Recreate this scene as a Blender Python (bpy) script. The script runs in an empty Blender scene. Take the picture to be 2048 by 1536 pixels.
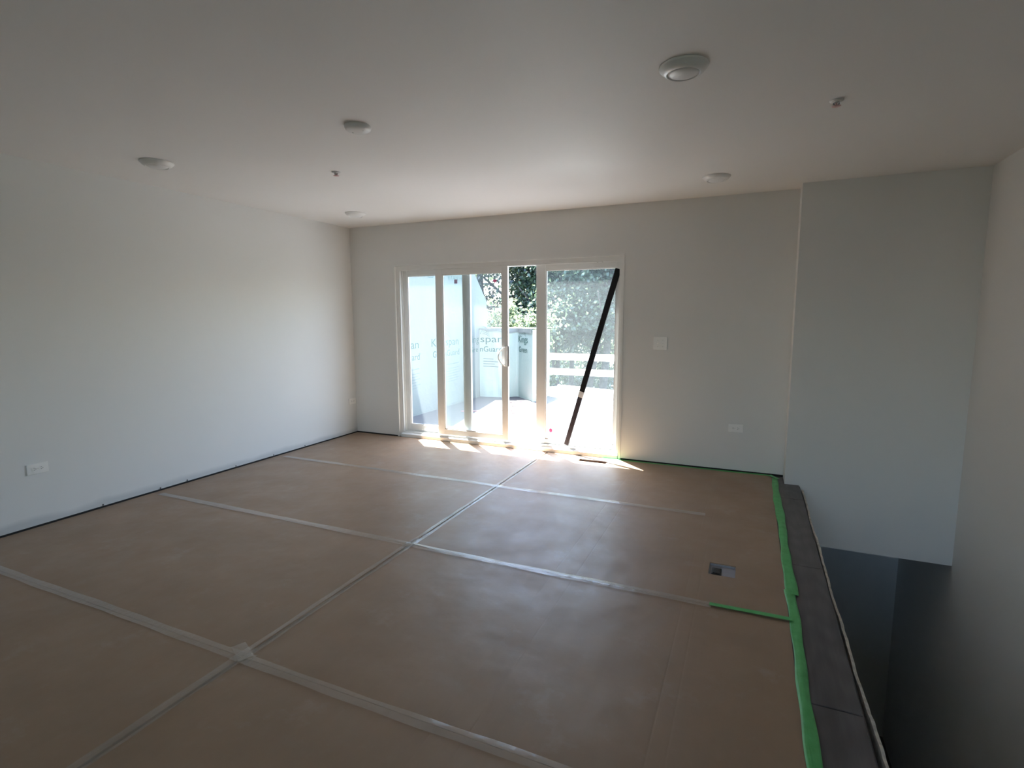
import bpy, bmesh, math, random
import numpy as np
from mathutils import Vector, Matrix, Euler

random.seed(7)
RNG = np.random.default_rng(11)
SC = bpy.context.scene
COL = SC.collection
PI = math.pi

# ---------------------------------------------------------------- camera
cd = bpy.data.cameras.new('camera')
cam = bpy.data.objects.new('camera', cd)
COL.objects.link(cam)
cd.sensor_width = 36.0
cd.lens = 1071.43 / 2048 * 36.0
cd.clip_start = 0.05
cd.clip_end = 300
cam.location = (4.3729, -5.15, 1.4114)
cam.rotation_euler = (1.4441, 0.0037, 0.4174)
SC.camera = cam

# ---------------------------------------------------------------- sky, sun, exposure
EXPOSURE = 2.95
SUN_POWER = 13.0
SKY_POWER = 0.23
TO_SUN = Vector((-0.455, 0.44, 1.90)).normalized()

w = bpy.data.worlds.new('world')
SC.world = w
w.use_nodes = True
wn = w.node_tree
sky = wn.nodes.new('ShaderNodeTexSky')
sky.sky_type = 'NISHITA'
sky.sun_disc = False
sky.sun_elevation = math.asin(TO_SUN.z)
sky.sun_rotation = math.atan2(TO_SUN.x, TO_SUN.y)
sky.air_density = 1.0
sky.dust_density = 2.0
wn.links.new(sky.outputs[0], wn.nodes['Background'].inputs[0])
wn.nodes['Background'].inputs[1].default_value = SKY_POWER

sd = bpy.data.lights.new('sun', 'SUN')
sd.energy = SUN_POWER
sd.angle = math.radians(0.53)
sd.color = (1.0, 0.985, 0.955)
sun = bpy.data.objects.new('sun', sd)
COL.objects.link(sun)
sun.rotation_euler = TO_SUN.to_track_quat('Z', 'Y').to_euler()
sun.location = (0, 4, 8)


def portal(name, loc, rot, sx, sy):
    ld = bpy.data.lights.new(name, 'AREA')
    ld.shape = 'RECTANGLE'
    ld.size, ld.size_y = sx, sy
    ld.cycles.is_portal = True
    o = bpy.data.objects.new(name, ld)
    o.location, o.rotation_euler = loc, rot
    COL.objects.link(o)


portal('door_sky_portal', (1.93, 0.2, 1.0), (-PI / 2, 0, 0), 2.6, 1.95)
portal('rear_window_sky_portal', (4.4, -9.08, 1.38), (PI / 2, 0, 0), 2.6, 1.75)

SC.view_settings.view_transform = 'Standard'
SC.view_settings.look = 'None'
SC.view_settings.exposure = EXPOSURE
SC.view_settings.gamma = 1.0
SC.view_settings.use_curve_mapping = False
cy = SC.cycles
cy.use_denoising = True
cy.max_bounces = 14
cy.diffuse_bounces = 8
cy.glossy_bounces = 5
cy.transmission_bounces = 8
cy.transparent_max_bounces = 24
cy.sample_clamp_indirect = 6.0
cy.caustics_reflective = False
cy.caustics_refractive = False


# ---------------------------------------------------------------- materials
class NT:
    """small helper around a node tree"""

    def __init__(self, name):
        self.m = bpy.data.materials.new(name)
        self.m.use_nodes = True
        self.t = self.m.node_tree
        self.t.nodes.clear()
        self.out = self.t.nodes.new('ShaderNodeOutputMaterial')
        self._co = None

    def n(self, typ, **kw):
        nd = self.t.nodes.new(typ)
        for k, v in kw.items():
            setattr(nd, k, v)
        return nd

    def co(self):
        if self._co is None:
            self._co = self.n('ShaderNodeTexCoord').outputs['Object']
        return self._co

    def l(self, a, b):
        self.t.links.new(a, b)

    def noise(self, scale, detail=4, rough=0.55, vec=None, sc3=None):
        nd = self.n('ShaderNodeTexNoise')
        nd.inputs['Scale'].default_value = scale
        nd.inputs['Detail'].default_value = detail
        nd.inputs['Roughness'].default_value = rough
        v = vec or self.co()
        if sc3:
            mp = self.n('ShaderNodeMapping')
            mp.inputs['Scale'].default_value = sc3
            self.l(v, mp.inputs[0])
            v = mp.outputs[0]
        self.l(v, nd.inputs['Vector'])
        return nd.outputs['Fac']

    def ramp(self, fac, p0, c0, p1, c1):
        r = self.n('ShaderNodeValToRGB')
        e = r.color_ramp.elements
        e[0].position, e[0].color = p0, (*c0, 1)
        e[1].position, e[1].color = p1, (*c1, 1)
        self.l(fac, r.inputs[0])
        return r.outputs[0]

    def mix(self, fac, a, b):
        x = self.n('ShaderNodeMix', data_type='RGBA')
        if isinstance(fac, (int, float)):
            x.inputs[0].default_value = fac
        else:
            self.l(fac, x.inputs[0])
        for i, v in ((6, a), (7, b)):
            if isinstance(v, tuple):
                x.inputs[i].default_value = (*v, 1)
            else:
                self.l(v, x.inputs[i])
        return x.outputs[2]

    def math(self, op, a, b=0.0, clamp=False):
        x = self.n('ShaderNodeMath', operation=op, use_clamp=clamp)
        for i, v in enumerate((a, b)):
            if isinstance(v, (int, float)):
                x.inputs[i].default_value = v
            else:
                self.l(v, x.inputs[i])
        return x.outputs[0]

    def bump(self, h, strength=0.2, dist=0.01):
        b = self.n('ShaderNodeBump')
        b.inputs['Strength'].default_value = strength
        b.inputs['Distance'].default_value = dist
        self.l(h, b.inputs['Height'])
        return b.outputs[0]

    def bsdf(self, color, rough=0.5, metal=0.0, spec=0.5, normal=None, link=True, **kw):
        p = self.n('ShaderNodeBsdfPrincipled')
        if isinstance(color, tuple):
            p.inputs['Base Color'].default_value = (*color, 1)
        else:
            self.l(color, p.inputs['Base Color'])
        if isinstance(rough, (int, float)):
            p.inputs['Roughness'].default_value = rough
        else:
            self.l(rough, p.inputs['Roughness'])
        p.inputs['Metallic'].default_value = metal
        p.inputs['Specular IOR Level'].default_value = spec
        for k, v in kw.items():
            p.inputs[k].default_value = v
        if normal is not None:
            self.l(normal, p.inputs['Normal'])
        if link:
            self.l(p.outputs[0], self.out.inputs[0])
        return p.outputs[0]


def simple(name, color, rough=0.5, metal=0.0, spec=0.5, var=0.06, scale=8.0, bump=0.0, bscale=60.0):
    t = NT(name)
    dark = tuple(c * (1 - var) for c in color)
    lite = tuple(min(1, c * (1 + var)) for c in color)
    c = t.ramp(t.noise(scale), 0.3, dark, 0.7, lite)
    nm = t.bump(t.noise(bscale, 3), bump, 0.004) if bump else None
    t.bsdf(c, rough, metal, spec, nm)
    return t.m


def mat_wall(name, col, base_band=False):
    t = NT(name)
    c = t.ramp(t.noise(1.3, 3), 0.3, tuple(x * 0.985 for x in col), 0.7, col)
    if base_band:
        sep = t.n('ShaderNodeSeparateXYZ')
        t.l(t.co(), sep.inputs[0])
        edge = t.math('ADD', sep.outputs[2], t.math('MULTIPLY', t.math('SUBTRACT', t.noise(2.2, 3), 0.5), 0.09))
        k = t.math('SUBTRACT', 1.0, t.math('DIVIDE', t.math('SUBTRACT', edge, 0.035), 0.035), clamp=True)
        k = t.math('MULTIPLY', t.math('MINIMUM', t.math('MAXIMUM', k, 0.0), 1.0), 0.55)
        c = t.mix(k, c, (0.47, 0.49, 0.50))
    t.bsdf(c, 0.62, 0, 0.25, t.bump(t.noise(220, 2), 0.06, 0.002))
    return t.m


M = {}
M['wall'] = mat_wall('wall_paint', (0.785, 0.78, 0.765))
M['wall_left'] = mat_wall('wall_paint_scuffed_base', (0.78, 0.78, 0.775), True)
M['ceiling'] = mat_wall('ceiling_paint', (0.84, 0.82, 0.805))
M['plaster_raw'] = simple('raw_drywall_edge', (0.62, 0.57, 0.50), 0.9, var=0.25, scale=40, bump=0.5, bscale=90)
M['dark_gap'] = simple('shaded_gap_plate', (0.025, 0.022, 0.02), 0.9)  # sole plate under the walls, gap shade put into its near-black colour
M['white_vinyl'] = simple('white_vinyl_frame', (0.80, 0.80, 0.785), 0.34, spec=0.45, var=0.015)
M['white_plastic'] = simple('white_plastic', (0.90, 0.89, 0.875), 0.3, var=0.01)
M['white_enamel'] = simple('white_enamel_trim', (0.80, 0.79, 0.78), 0.3, spec=0.5, var=0.01)
M['lens'] = simple('frosted_lens', (0.78, 0.77, 0.77), 0.38, var=0.01)
M['slot'] = simple('socket_slot', (0.06, 0.06, 0.06), 0.6)
M['chrome'] = simple('brushed_chrome', (0.62, 0.62, 0.62), 0.25, metal=1.0)
M['grey_metal'] = simple('grey_latch_metal', (0.30, 0.30, 0.31), 0.4, metal=0.6)
M['pink_bulb'] = simple('pink_sprinkler_cap', (0.62, 0.40, 0.40), 0.4)
M['black'] = simple('black_brace_paint', (0.006, 0.006, 0.007), 0.55, spec=0.3)
M['brace_low'] = simple('tube_sunlit_haze', (0.045, 0.036, 0.045), 0.4, spec=0.5)  # lower brace length, sunlit haze put into its purple-grey colour
M['white_band'] = simple('white_tape', (0.85, 0.85, 0.85), 0.45)
M['black_plastic'] = simple('black_plastic', (0.012, 0.012, 0.012), 0.5)
M['duct'] = simple('duct_boot_metal', (0.20, 0.11, 0.09), 0.5, metal=0.3)
M['pink'] = simple('pink_sticker', (0.80, 0.10, 0.30), 0.5)
M['mauve'] = simple('mauve_sticker', (0.42, 0.16, 0.30), 0.5)
M['redline'] = simple('faded_red_strap', (0.78, 0.28, 0.33), 0.6)
M['debris'] = simple('brown_scrap', (0.33, 0.27, 0.25), 0.8)
M['deck'] = simple('pale_deck_membrane', (0.08, 0.08, 0.086), 0.7, var=0.05, scale=3)
M['foam'] = simple('white_foam_board', (0.80, 0.81, 0.82), 0.6, var=0.03)
M['lumber'] = simple('pale_raw_lumber', (0.74, 0.66, 0.56), 0.75, var=0.08, scale=14, bump=0.2)
M['ground'] = simple('grassy_bank', (0.015, 0.024, 0.007), 0.9, var=0.4, scale=1.4, bump=0.5, bscale=12)
M['bark'] = simple('grey_bark', (0.085, 0.075, 0.07), 0.9, var=0.4, scale=9, bump=0.8, bscale=26)


def mat_paper():
    t = NT('brown_protection_paper')
    c = t.ramp(t.noise(2.6, 6, 0.6), 0.3, (0.288, 0.180, 0.106), 0.72, (0.338, 0.214, 0.128))
    fib = t.noise(34, 3, 0.6, sc3=(1.0, 0.12, 1.0))
    c = t.mix(t.math('MULTIPLY', fib, 0.22), c, (0.17, 0.115, 0.08))
    # pale dusty smudges and footprints
    d1 = t.ramp(t.noise(3.3, 7, 0.68), 0.585, (0, 0, 0), 0.70, (1, 1, 1))
    d2 = t.ramp(t.noise(14, 4, 0.6), 0.56, (0, 0, 0), 0.74, (1, 1, 1))
    k = t.math('ADD', t.math('MULTIPLY', d1, 0.26), t.math('MULTIPLY', d2, 0.07))
    c = t.mix(k, c, (0.42, 0.37, 0.33))
    sep = t.n('ShaderNodeSeparateXYZ')
    t.l(t.co(), sep.inputs[0])
    # pressed fold lines of the paper, running away from the camera in the right hand sheets
    crease = None
    for xc, sl in ((3.44, 0.0), (3.56, 0.02), (4.13, 0.0), (4.19, -0.01)):
        q = t.math('ABSOLUTE', t.math('SUBTRACT', sep.outputs[0], xc))
        q = t.math('SUBTRACT', 1.0, t.math('DIVIDE', q, 0.006), clamp=True)
        crease = q if crease is None else t.math('ADD', crease, q)
    h = t.math('ADD', t.math('MULTIPLY', t.noise(1.9, 3), 1.0),
               t.math('MULTIPLY', t.noise(9, 4), 0.10))
    h = t.math('SUBTRACT', h, t.math('MULTIPLY', crease, 0.02))
    nm = t.bump(h, 0.30, 0.06)
    ro = t.ramp(t.noise(4.5, 5), 0.3, (0.38,) * 3, 0.75, (0.52,) * 3)
    t.bsdf(c, ro, 0, 1.0, nm)
    return t.m


M['paper'] = mat_paper()


def mat_plank():
    t = NT('grey_vinyl_plank')
    g = t.noise(16, 6, 0.62, sc3=(1.0, 0.07, 1.0))
    c = t.ramp(g, 0.3, (0.085, 0.075, 0.075), 0.72, (0.155, 0.140, 0.142))
    wv = t.n('ShaderNodeTexWave', wave_type='RINGS')
    wv.inputs['Scale'].default_value = 3.0
    wv.inputs['Distortion'].default_value = 8.0
    mp = t.n('ShaderNodeMapping')
    mp.inputs['Scale'].default_value = (3.5, 0.5, 1)
    t.l(t.co(), mp.inputs[0])
    t.l(mp.outputs[0], wv.inputs[0])
    c = t.mix(t.math('MULTIPLY', wv.outputs['Fac'], 0.35), c, (0.06, 0.055, 0.055))
    t.bsdf(c, 0.42, 0, 0.4, t.bump(g, 0.1, 0.002))
    return t.m


M['plank'] = mat_plank()


def mat_green_tape():
    t = NT('green_painters_tape')
    c = t.ramp(t.noise(18, 4), 0.3, (0.085, 0.40, 0.115), 0.75, (0.135, 0.53, 0.18))
    h = t.noise(30, 4, 0.6, sc3=(1.0, 0.25, 1.0))
    t.bsdf(c, 0.40, 0, 0.4, t.bump(h, 0.35, 0.01))
    return t.m


M['green'] = mat_green_tape()


def mat_clear_tape():
    t = NT('clear_packing_tape')
    h = t.math('ADD', t.noise(48, 3, 0.6, sc3=(1.0, 0.5, 1.0)), t.math('MULTIPLY', t.noise(9, 2), 0.8))
    nm = t.bump(h, 0.45, 0.008)
    df = t.n('ShaderNodeBsdfDiffuse')
    df.inputs[0].default_value = (0.68, 0.62, 0.57, 1)
    tr = t.n('ShaderNodeBsdfTransparent')
    mx = t.n('ShaderNodeMixShader')
    k = t.math('MULTIPLY', t.ramp(t.noise(5, 3), 0.3, (0.6,) * 3, 0.7, (1.0,) * 3), 0.24)
    t.l(k, mx.inputs[0])
    t.l(tr.outputs[0], mx.inputs[1])
    t.l(df.outputs[0], mx.inputs[2])
    gl = t.n('ShaderNodeBsdfGlossy')
    gl.inputs['Roughness'].default_value = 0.16
    t.l(nm, gl.inputs['Normal'])
    ge = t.n('ShaderNodeNewGeometry')
    dt = t.n('ShaderNodeVectorMath', operation='DOT_PRODUCT')
    t.l(nm, dt.inputs[0])
    t.l(ge.outputs['Incoming'], dt.inputs[1])
    cs = t.math('ABSOLUTE', dt.outputs['Value'])
    fres = t.math('ADD', 0.06, t.math('MULTIPLY', t.math('POWER', t.math('SUBTRACT', 1.0, cs, True), 4.0), 0.94), True)
    m2 = t.n('ShaderNodeMixShader')
    t.l(fres, m2.inputs[0])
    t.l(mx.outputs[0], m2.inputs[1])
    t.l(gl.outputs[0], m2.inputs[2])
    t.l(m2.outputs[0], t.out.inputs[0])
    return t.m


M['clear'] = mat_clear_tape()


def mat_glass(name, haze):
    t = NT(name)
    tr = t.n('ShaderNodeBsdfTransparent')
    tr.inputs[0].default_value = (0.93, 0.955, 0.95, 1)
    gl = t.n('ShaderNodeBsdfGlossy')
    gl.inputs['Roughness'].default_value = 0.02
    ge = t.n('ShaderNodeNewGeometry')
    dt = t.n('ShaderNodeVectorMath', operation='DOT_PRODUCT')
    t.l(ge.outputs['Normal'], dt.inputs[0])
    t.l(ge.outputs['Incoming'], dt.inputs[1])
    cs = t.math('ABSOLUTE', dt.outputs['Value'])
    fres = t.math('ADD', 0.02, t.math('MULTIPLY', t.math('POWER', t.math('SUBTRACT', 1.0, cs), 5.0), 0.9))
    a = t.n('ShaderNodeMixShader')
    t.l(fres, a.inputs[0])
    t.l(tr.outputs[0], a.inputs[1])
    t.l(gl.outputs[0], a.inputs[2])
    # dust film: scatters the light that falls on it
    tl = t.n('ShaderNodeBsdfTranslucent')
    tl.inputs[0].default_value = (0.86, 0.95, 0.97, 1)
    b = t.n('ShaderNodeMixShader')
    sep = t.noise(2.5, 5, 0.6, sc3=(1, 1, 0.5))
    t.l(t.math('MULTIPLY', t.ramp(sep, 0.25, (0.75,) * 3, 0.75, (1.2,) * 3), haze), b.inputs[0])
    t.l(a.outputs[0], b.inputs[1])
    t.l(tl.outputs[0], b.inputs[2])
    t.l(b.outputs[0], t.out.inputs[0])
    return t.m


M['glass'] = mat_glass('dusty_glass', 0.024)


def mat_wrap(name, col):
    t = NT(name)
    c = t.ramp(t.noise(1.8, 5), 0.3, tuple(x * 0.95 for x in col), 0.7, col)
    h = t.noise(3.0, 4, 0.6)
    p = t.bsdf(c, 0.5, 0, 0.3, t.bump(h, 0.25, 0.05))
    return t.m


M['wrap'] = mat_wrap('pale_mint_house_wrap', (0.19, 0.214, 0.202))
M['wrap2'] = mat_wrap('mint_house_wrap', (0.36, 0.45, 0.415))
M['print'] = simple('green_print', (0.012, 0.075, 0.06), 0.6, var=0.12)
M['print_mid'] = simple('mid_print', (0.045, 0.10, 0.088), 0.6, var=0.1)
M['print_pale'] = simple('pale_print', (0.115, 0.155, 0.145), 0.6, var=0.1)


def mat_leaf(name, c0, c1):
    t = NT(name)
    at = t.n('ShaderNodeAttribute', attribute_name='tone')
    c = t.ramp(at.outputs['Fac'], 0.0, c0, 1.0, c1)
    p = t.bsdf(c, 0.33, 0, 0.9, link=False)
    tl = t.n('ShaderNodeBsdfTranslucent')
    t.l(t.mix(0.5, c, (0.22, 0.29, 0.14)), tl.inputs[0])
    mx = t.n('ShaderNodeMixShader')
    mx.inputs[0].default_value = 0.30
    t.l(p, mx.inputs[1])
    t.l(tl.outputs[0], mx.inputs[2])
    t.l(mx.outputs[0], t.out.inputs[0])
    return t.m


M['leaf'] = mat_leaf('mid_green_leaf', (0.025, 0.054, 0.042), (0.12, 0.185, 0.12))
M['leaf_shaded'] = mat_leaf('shaded_green_leaf', (0.005, 0.015, 0.018), (0.024, 0.045, 0.042))  # shade inside the foliage put into a darker leaf colour
M['leaf_sunlit'] = mat_leaf('sunlit_yellow_green_leaf', (0.055, 0.085, 0.055), (0.19, 0.235, 0.14))  # sunlight on the foliage put into a paler leaf colour


# ---------------------------------------------------------------- mesh helpers
def link_mesh(name, bm_or_me, mat, parent=None, smooth=False, loc=(0, 0, 0), rot=(0, 0, 0)):
    if isinstance(bm_or_me, bpy.types.Mesh):
        me = bm_or_me
    else:
        me = bpy.data.meshes.new(name)
        bmesh.ops.recalc_face_normals(bm_or_me, faces=bm_or_me.faces)
        bm_or_me.to_mesh(me)
        bm_or_me.free()
    if mat is not None and not me.materials:
        me.materials.append(mat)
    if smooth:
        for p in me.polygons:
            p.use_smooth = True
    o = bpy.data.objects.new(name, me)
    o.location, o.rotation_euler = loc, rot
    COL.objects.link(o)
    if parent is not None:
        o.parent = parent
    return o


def tag(o, label, cat=None, group=None, kind=None):
    if label:
        o['label'] = label
    if cat:
        o['category'] = cat
    if group:
        o['group'] = group
    if kind:
        o['kind'] = kind
    return o


def thing(name, label, cat, loc=(0, 0, 0), rot=(0, 0, 0), group=None, kind=None):
    o = bpy.data.objects.new(name, None)
    o.empty_display_size = 0.1
    o.location, o.rotation_euler = loc, rot
    COL.objects.link(o)
    return tag(o, label, cat, group, kind)


def struct(name, bm, mat, label=None):
    o = link_mesh(name, bm, mat)
    o['kind'] = 'structure'
    if label:
        o['label'] = label
    return o


def bx(bm, x0, x1, y0, y1, z0, z1, bevel=0.0, seg=1):
    r = bmesh.ops.create_cube(bm, size=1.0)
    vs = r['verts']
    for v in vs:
        v.co = Vector(((x0 + x1) / 2 + v.co.x * (x1 - x0), (y0 + y1) / 2 + v.co.y * (y1 - y0),
                       (z0 + z1) / 2 + v.co.z * (z1 - z0)))
    if bevel:
        es = list({e for v in vs for e in v.link_edges})
        bmesh.ops.bevel(bm, geom=es, offset=bevel, segments=seg, affect='EDGES', profile=0.6)
    return bm


def box(*a, **k):
    return bx(bmesh.new(), *a, **k)


def slab(u, v, t, holes, axes='xyz'):
    """a slab over u=(u0,u1), v=(v0,v1), thick t=(t0,t1) with rectangular holes (u0,u1,v0,v1); axes maps u,v,t to x,y,z"""
    us = sorted({u[0], u[1]} | {min(max(h[i], u[0]), u[1]) for h in holes for i in (0, 1)})
    vs = sorted({v[0], v[1]} | {min(max(h[i], v[0]), v[1]) for h in holes for i in (2, 3)})
    bm = bmesh.new()
    cache = {}

    def V(i, j, k):
        if (i, j, k) not in cache:
            d = dict(zip(axes, (us[i], vs[j], t[k])))
            cache[(i, j, k)] = bm.verts.new((d['x'], d['y'], d['z']))
        return cache[(i, j, k)]

    def solid(i, j):
        if i < 0 or j < 0 or i >= len(us) - 1 or j >= len(vs) - 1:
            return False
        cu, cv = (us[i] + us[i + 1]) / 2, (vs[j] + vs[j + 1]) / 2
        return not any(h[0] < cu < h[1] and h[2] < cv < h[3] for h in holes)

    for i in range(len(us) - 1):
        for j in range(len(vs) - 1):
            if not solid(i, j):
                continue
            for k in (0, 1):
                bm.faces.new((V(i, j, k), V(i + 1, j, k), V(i + 1, j + 1, k), V(i, j + 1, k)))
            for di, dj, a, b in ((-1, 0, (i, j), (i, j + 1)), (1, 0, (i + 1, j), (i + 1, j + 1)),
                                 (0, -1, (i, j), (i + 1, j)), (0, 1, (i, j + 1), (i + 1, j + 1))):
                if not solid(i + di, j + dj):
                    bm.faces.new((V(*a, 0), V(*b, 0), V(*b, 1), V(*a, 1)))
    return bm


def prism(pts, axis, a, b):
    """closed polygon pts in the two other axes, extruded along axis from a to b"""
    bm = bmesh.new()

    def P(p, t):
        return {'x': (t, p[0], p[1]), 'y': (p[0], t, p[1]), 'z': (p[0], p[1], t)}[axis]

    A = [bm.verts.new(P(p, a)) for p in pts]
    B = [bm.verts.new(P(p, b)) for p in pts]
    bm.faces.new(A)
    bm.faces.new(B[::-1])
    n = len(pts)
    for i in range(n):
        bm.faces.new((A[i], A[(i + 1) % n], B[(i + 1) % n], B[i]))
    return bm


def lathe(bm, prof, segs=40, cx=0, cyy=0, cap=True):
    """profile [(r,z)...] turned about z"""
    rings = []
    for r, z in prof:
        if r < 1e-6:
            rings.append([bm.verts.new((cx, cyy, z))])
        else:
            rings.append([bm.verts.new((cx + r * math.cos(2 * PI * k / segs), cyy + r * math.sin(2 * PI * k / segs), z))
                          for k in range(segs)])
    for a, b in zip(rings, rings[1:]):
        for k in range(segs):
            k2 = (k + 1) % segs
            if len(a) == 1 and len(b) == 1:
                continue
            if len(a) == 1:
                bm.faces.new((a[0], b[k2], b[k]))
            elif len(b) == 1:
                bm.faces.new((a[k], a[k2], b[0]))
            else:
                bm.faces.new((a[k], a[k2], b[k2], b[k]))
    return bm


def tube(bm, pts, radii, segs=8, flat=1.0):
    pts = [Vector(p) for p in pts]
    if isinstance(radii, (int, float)):
        radii = [radii] * len(pts)
    rings = []
    up = Vector((0.13, 0.21, 0.97)).normalized()
    for i, p in enumerate(pts):
        d = (pts[min(i + 1, len(pts) - 1)] - pts[max(i - 1, 0)]).normalized()
        a = d.cross(up)
        if a.length < 1e-3:
            a = d.cross(Vector((1, 0, 0)))
        a.normalize()
        b = d.cross(a).normalized()
        rings.append([bm.verts.new(p + radii[i] * (math.cos(2 * PI * k / segs) * a + flat * math.sin(2 * PI * k / segs) * b))
                      for k in range(segs)])
    for r0, r1 in zip(rings, rings[1:]):
        for k in range(segs):
            bm.faces.new((r0[k], r0[(k + 1) % segs], r1[(k + 1) % segs], r1[k]))
    bm.faces.new(rings[0][::-1])
    bm.faces.new(rings[-1])
    return bm


def text_geo(s, size=1.0):
    """flat mesh of a line of lettering: (verts Nx2, faces), left bottom at 0,0"""
    c = bpy.data.curves.new('lettering_curve', 'FONT')
    c.body = s
    c.size = size
    c.resolution_u = 3
    o = bpy.data.objects.new('lettering_temp', c)
    COL.objects.link(o)
    dg = bpy.context.evaluated_depsgraph_get()
    me = bpy.data.meshes.new_from_object(o.evaluated_get(dg))
    vs = np.array([v.co[:2] for v in me.vertices])
    fs = [tuple(p.vertices) for p in me.polygons]
    bpy.data.objects.remove(o)
    bpy.data.curves.remove(c)
    bpy.data.meshes.remove(me)
    return vs, fs


# ================================================================ ROOM SHELL
H = 2.44
XW = 4.694          # where the door wall jogs
YJ = -0.214         # stair side wall face
XR = 5.871          # right wall
XE = 4.80           # open floor edge over the stairs
YB = -9.0           # wall behind the camera
DX0, DX1, DZ1 = 0.606, 3.254, 1.99
ZF = -0.0135        # top of the subfloor

REG = (2.885, 3.160, -0.215, -0.140)        # register cut-out by the door
BOXH = (4.222, 4.360, -2.160, -2.010)       # floor outlet cut-out

struct('floor', slab((-0.15, XR + 0.15), (YB - 0.15, 0.15), (-0.30, ZF),
                     [(XE + 0.01, XR + 1, -4.0, 0.3), REG, BOXH]), M['plank'], 'dark grey plank floor under the brown paper')  # unseen near edge of the stair opening placed to cut rear window light
struct('ceiling', box(-0.15, XR + 0.15, YB - 0.15, 0.16, H, H + 0.2), M['ceiling'], 'flat white ceiling')
struct('wall_left', box(-0.15, 0.0, YB - 0.15, 0.0, 0.010, H), M['wall_left'], 'long white wall on the left')
struct('wall_back', slab((-0.25, XW), (0.012, H), (0.0, 0.15), [(DX0, DX1, -1, DZ1)], 'xzy'), M['wall'],
       'white wall with the sliding door')
struct('wall_stair', box(XW, XR, YJ, 0.15, -0.508, H), M['wall'], 'white wall hanging over the stairwell')
struct('wall_right', box(XR, XR + 0.15, YB - 0.15, 1.3, -3.1, H), M['wall'], 'white wall on the right side of the stairwell')
WF = (3.1, 5.7, 0.5, 2.25)
struct('wall_front', slab((-0.15, XR + 0.15), (ZF, H), (YB - 0.15, YB), [WF], 'xzy'), M['wall'], 'wall behind the viewer')
struct('wall_stairwell', box(4.5, XR, 1.23, 1.38, -3.1, -0.3), M['wall'], 'lower wall at the foot of the stairwell')
struct('wall_stairwell_left', box(4.58, XE - 0.02, -4.1, 1.24, -3.1, -0.2995), M['wall'], 'lower wall under the open floor edge')
struct('wall_stairwell_front', box(4.58, XR, -4.15, -4.01, -3.1, -0.2995), M['wall'], 'lower wall below the viewer')  # unseen wall, brought forward with the floor edge to keep the stairwell dark
struct('floor_stairwell', box(4.5, XR + 0.1, -5.8, 1.4, -3.2, -3.085), M['plank'], 'floor at the foot of the stairwell')
struct('ceiling_stairwell', box(4.50, XR + 0.1, 0.149, 1.40, -0.508, -0.251), M['wall'], 'soffit over the foot of the stairwell')
bm = box(0.0, DX0, 0.01, 0.14, ZF, 0.0115)
bx(bm, DX1, XW, 0.01, 0.14, ZF, 0.0115)
bx(bm, -0.14, -0.008, YB, 0.14, ZF, 0.0095)
struct('trim_1', bm, M['dark_gap'], 'shade-dark plate in the gap under the unfinished wall bottoms')

# window in the wall behind the viewer (lights the room from there)
wf = thing('window_1', 'window in the wall behind the viewer', None, ((WF[0] + WF[1]) / 2, YB, WF[2]), kind='structure')
bm = bmesh.new()
hw = (WF[1] - WF[0]) / 2
hh = WF[3] - WF[2]
for a in ((-hw, -hw + 0.06, 0, hh), (hw - 0.06, hw, 0, hh), (-hw + 0.06, hw - 0.06, 0, 0.06), (-hw + 0.06, hw - 0.06, hh - 0.06, hh),
          (-0.03, 0.03, 0.06, hh - 0.06)):
    bx(bm, a[0], a[1], -0.12, -0.03, a[2], a[3])
link_mesh('window_frame', bm, M['white_vinyl'], wf)
link_mesh('glass_pane', box(-hw + 0.05, hw - 0.05, -0.08, -0.074, 0.05, hh - 0.05), M['glass'], wf)

# jagged drywall edge standing along the open floor edge
bm = bmesh.new()
ys = np.arange(-3.99, YJ + 1e-6, 0.045)
prev = None
for i, y in enumerate(ys):
    a = 0.010 * math.sin(y * 1.7 + 1.0) + 0.004 * math.sin(y * 7.3)
    j = random.uniform(-0.006, 0.006)
    x0 = XE + 0.016 + max(0.0, 0.006 + a * 0.7)
    x1 = x0 + 0.011 + random.uniform(0, 0.003)
    zt = -0.022 + j + 0.01 * math.sin(y * 3.1)
    ring = [bm.verts.new(p) for p in ((x0, y, -0.5), (x1, y, -0.5), (x1, y, zt - 0.004), (x0, y, zt))]
    if prev:
        for k in range(4):
            bm.faces.new((prev[k], prev[(k + 1) % 4], ring[(k + 1) % 4], ring[k]))
    else:
        bm.faces.new(ring)
    prev = ring
bm.faces.new(prev[::-1])
struct('trim_2', bm, M['plaster_raw'], 'rough broken drywall edge along the open stairwell')

# planks left bare along the stairwell edge: pieces of the floor
fl = bpy.data.objects['floor']
for i, (y0, y1) in enumerate(((-0.606, YJ + 0.0), (-1.842, -0.609), (-3.055, -1.845), (-4.275, -3.058), (-5.5, -4.278))):
    p = link_mesh('plank', box(4.585, XE + 0.004, y0, y1, ZF + 0.0005, -0.0045 - 0.0008 * (i % 2), bevel=0.002), M['plank'], fl)
p = link_mesh('plank', box(4.585, XW - 0.002, YJ, -0.004, ZF + 0.0005, -0.0045, bevel=0.002), M['plank'], fl)

# ================================================================ SLIDING DOOR
door = thing('door_1', 'white three-panel sliding glass door standing partly open to the deck', 'door', ((DX0 + DX1) / 2, 0.0, 0.0),
             kind='structure')
DO = Vector(((DX0 + DX1) / 2, 0, 0))


def dpart(name, bm, mat, parent=door, label=None, smooth=False):
    bmesh.ops.translate(bm, verts=bm.verts, vec=-DO)
    o = link_mesh(name, bm, mat, parent, smooth)
    if label:
        o['label'] = label
    return o


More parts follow.
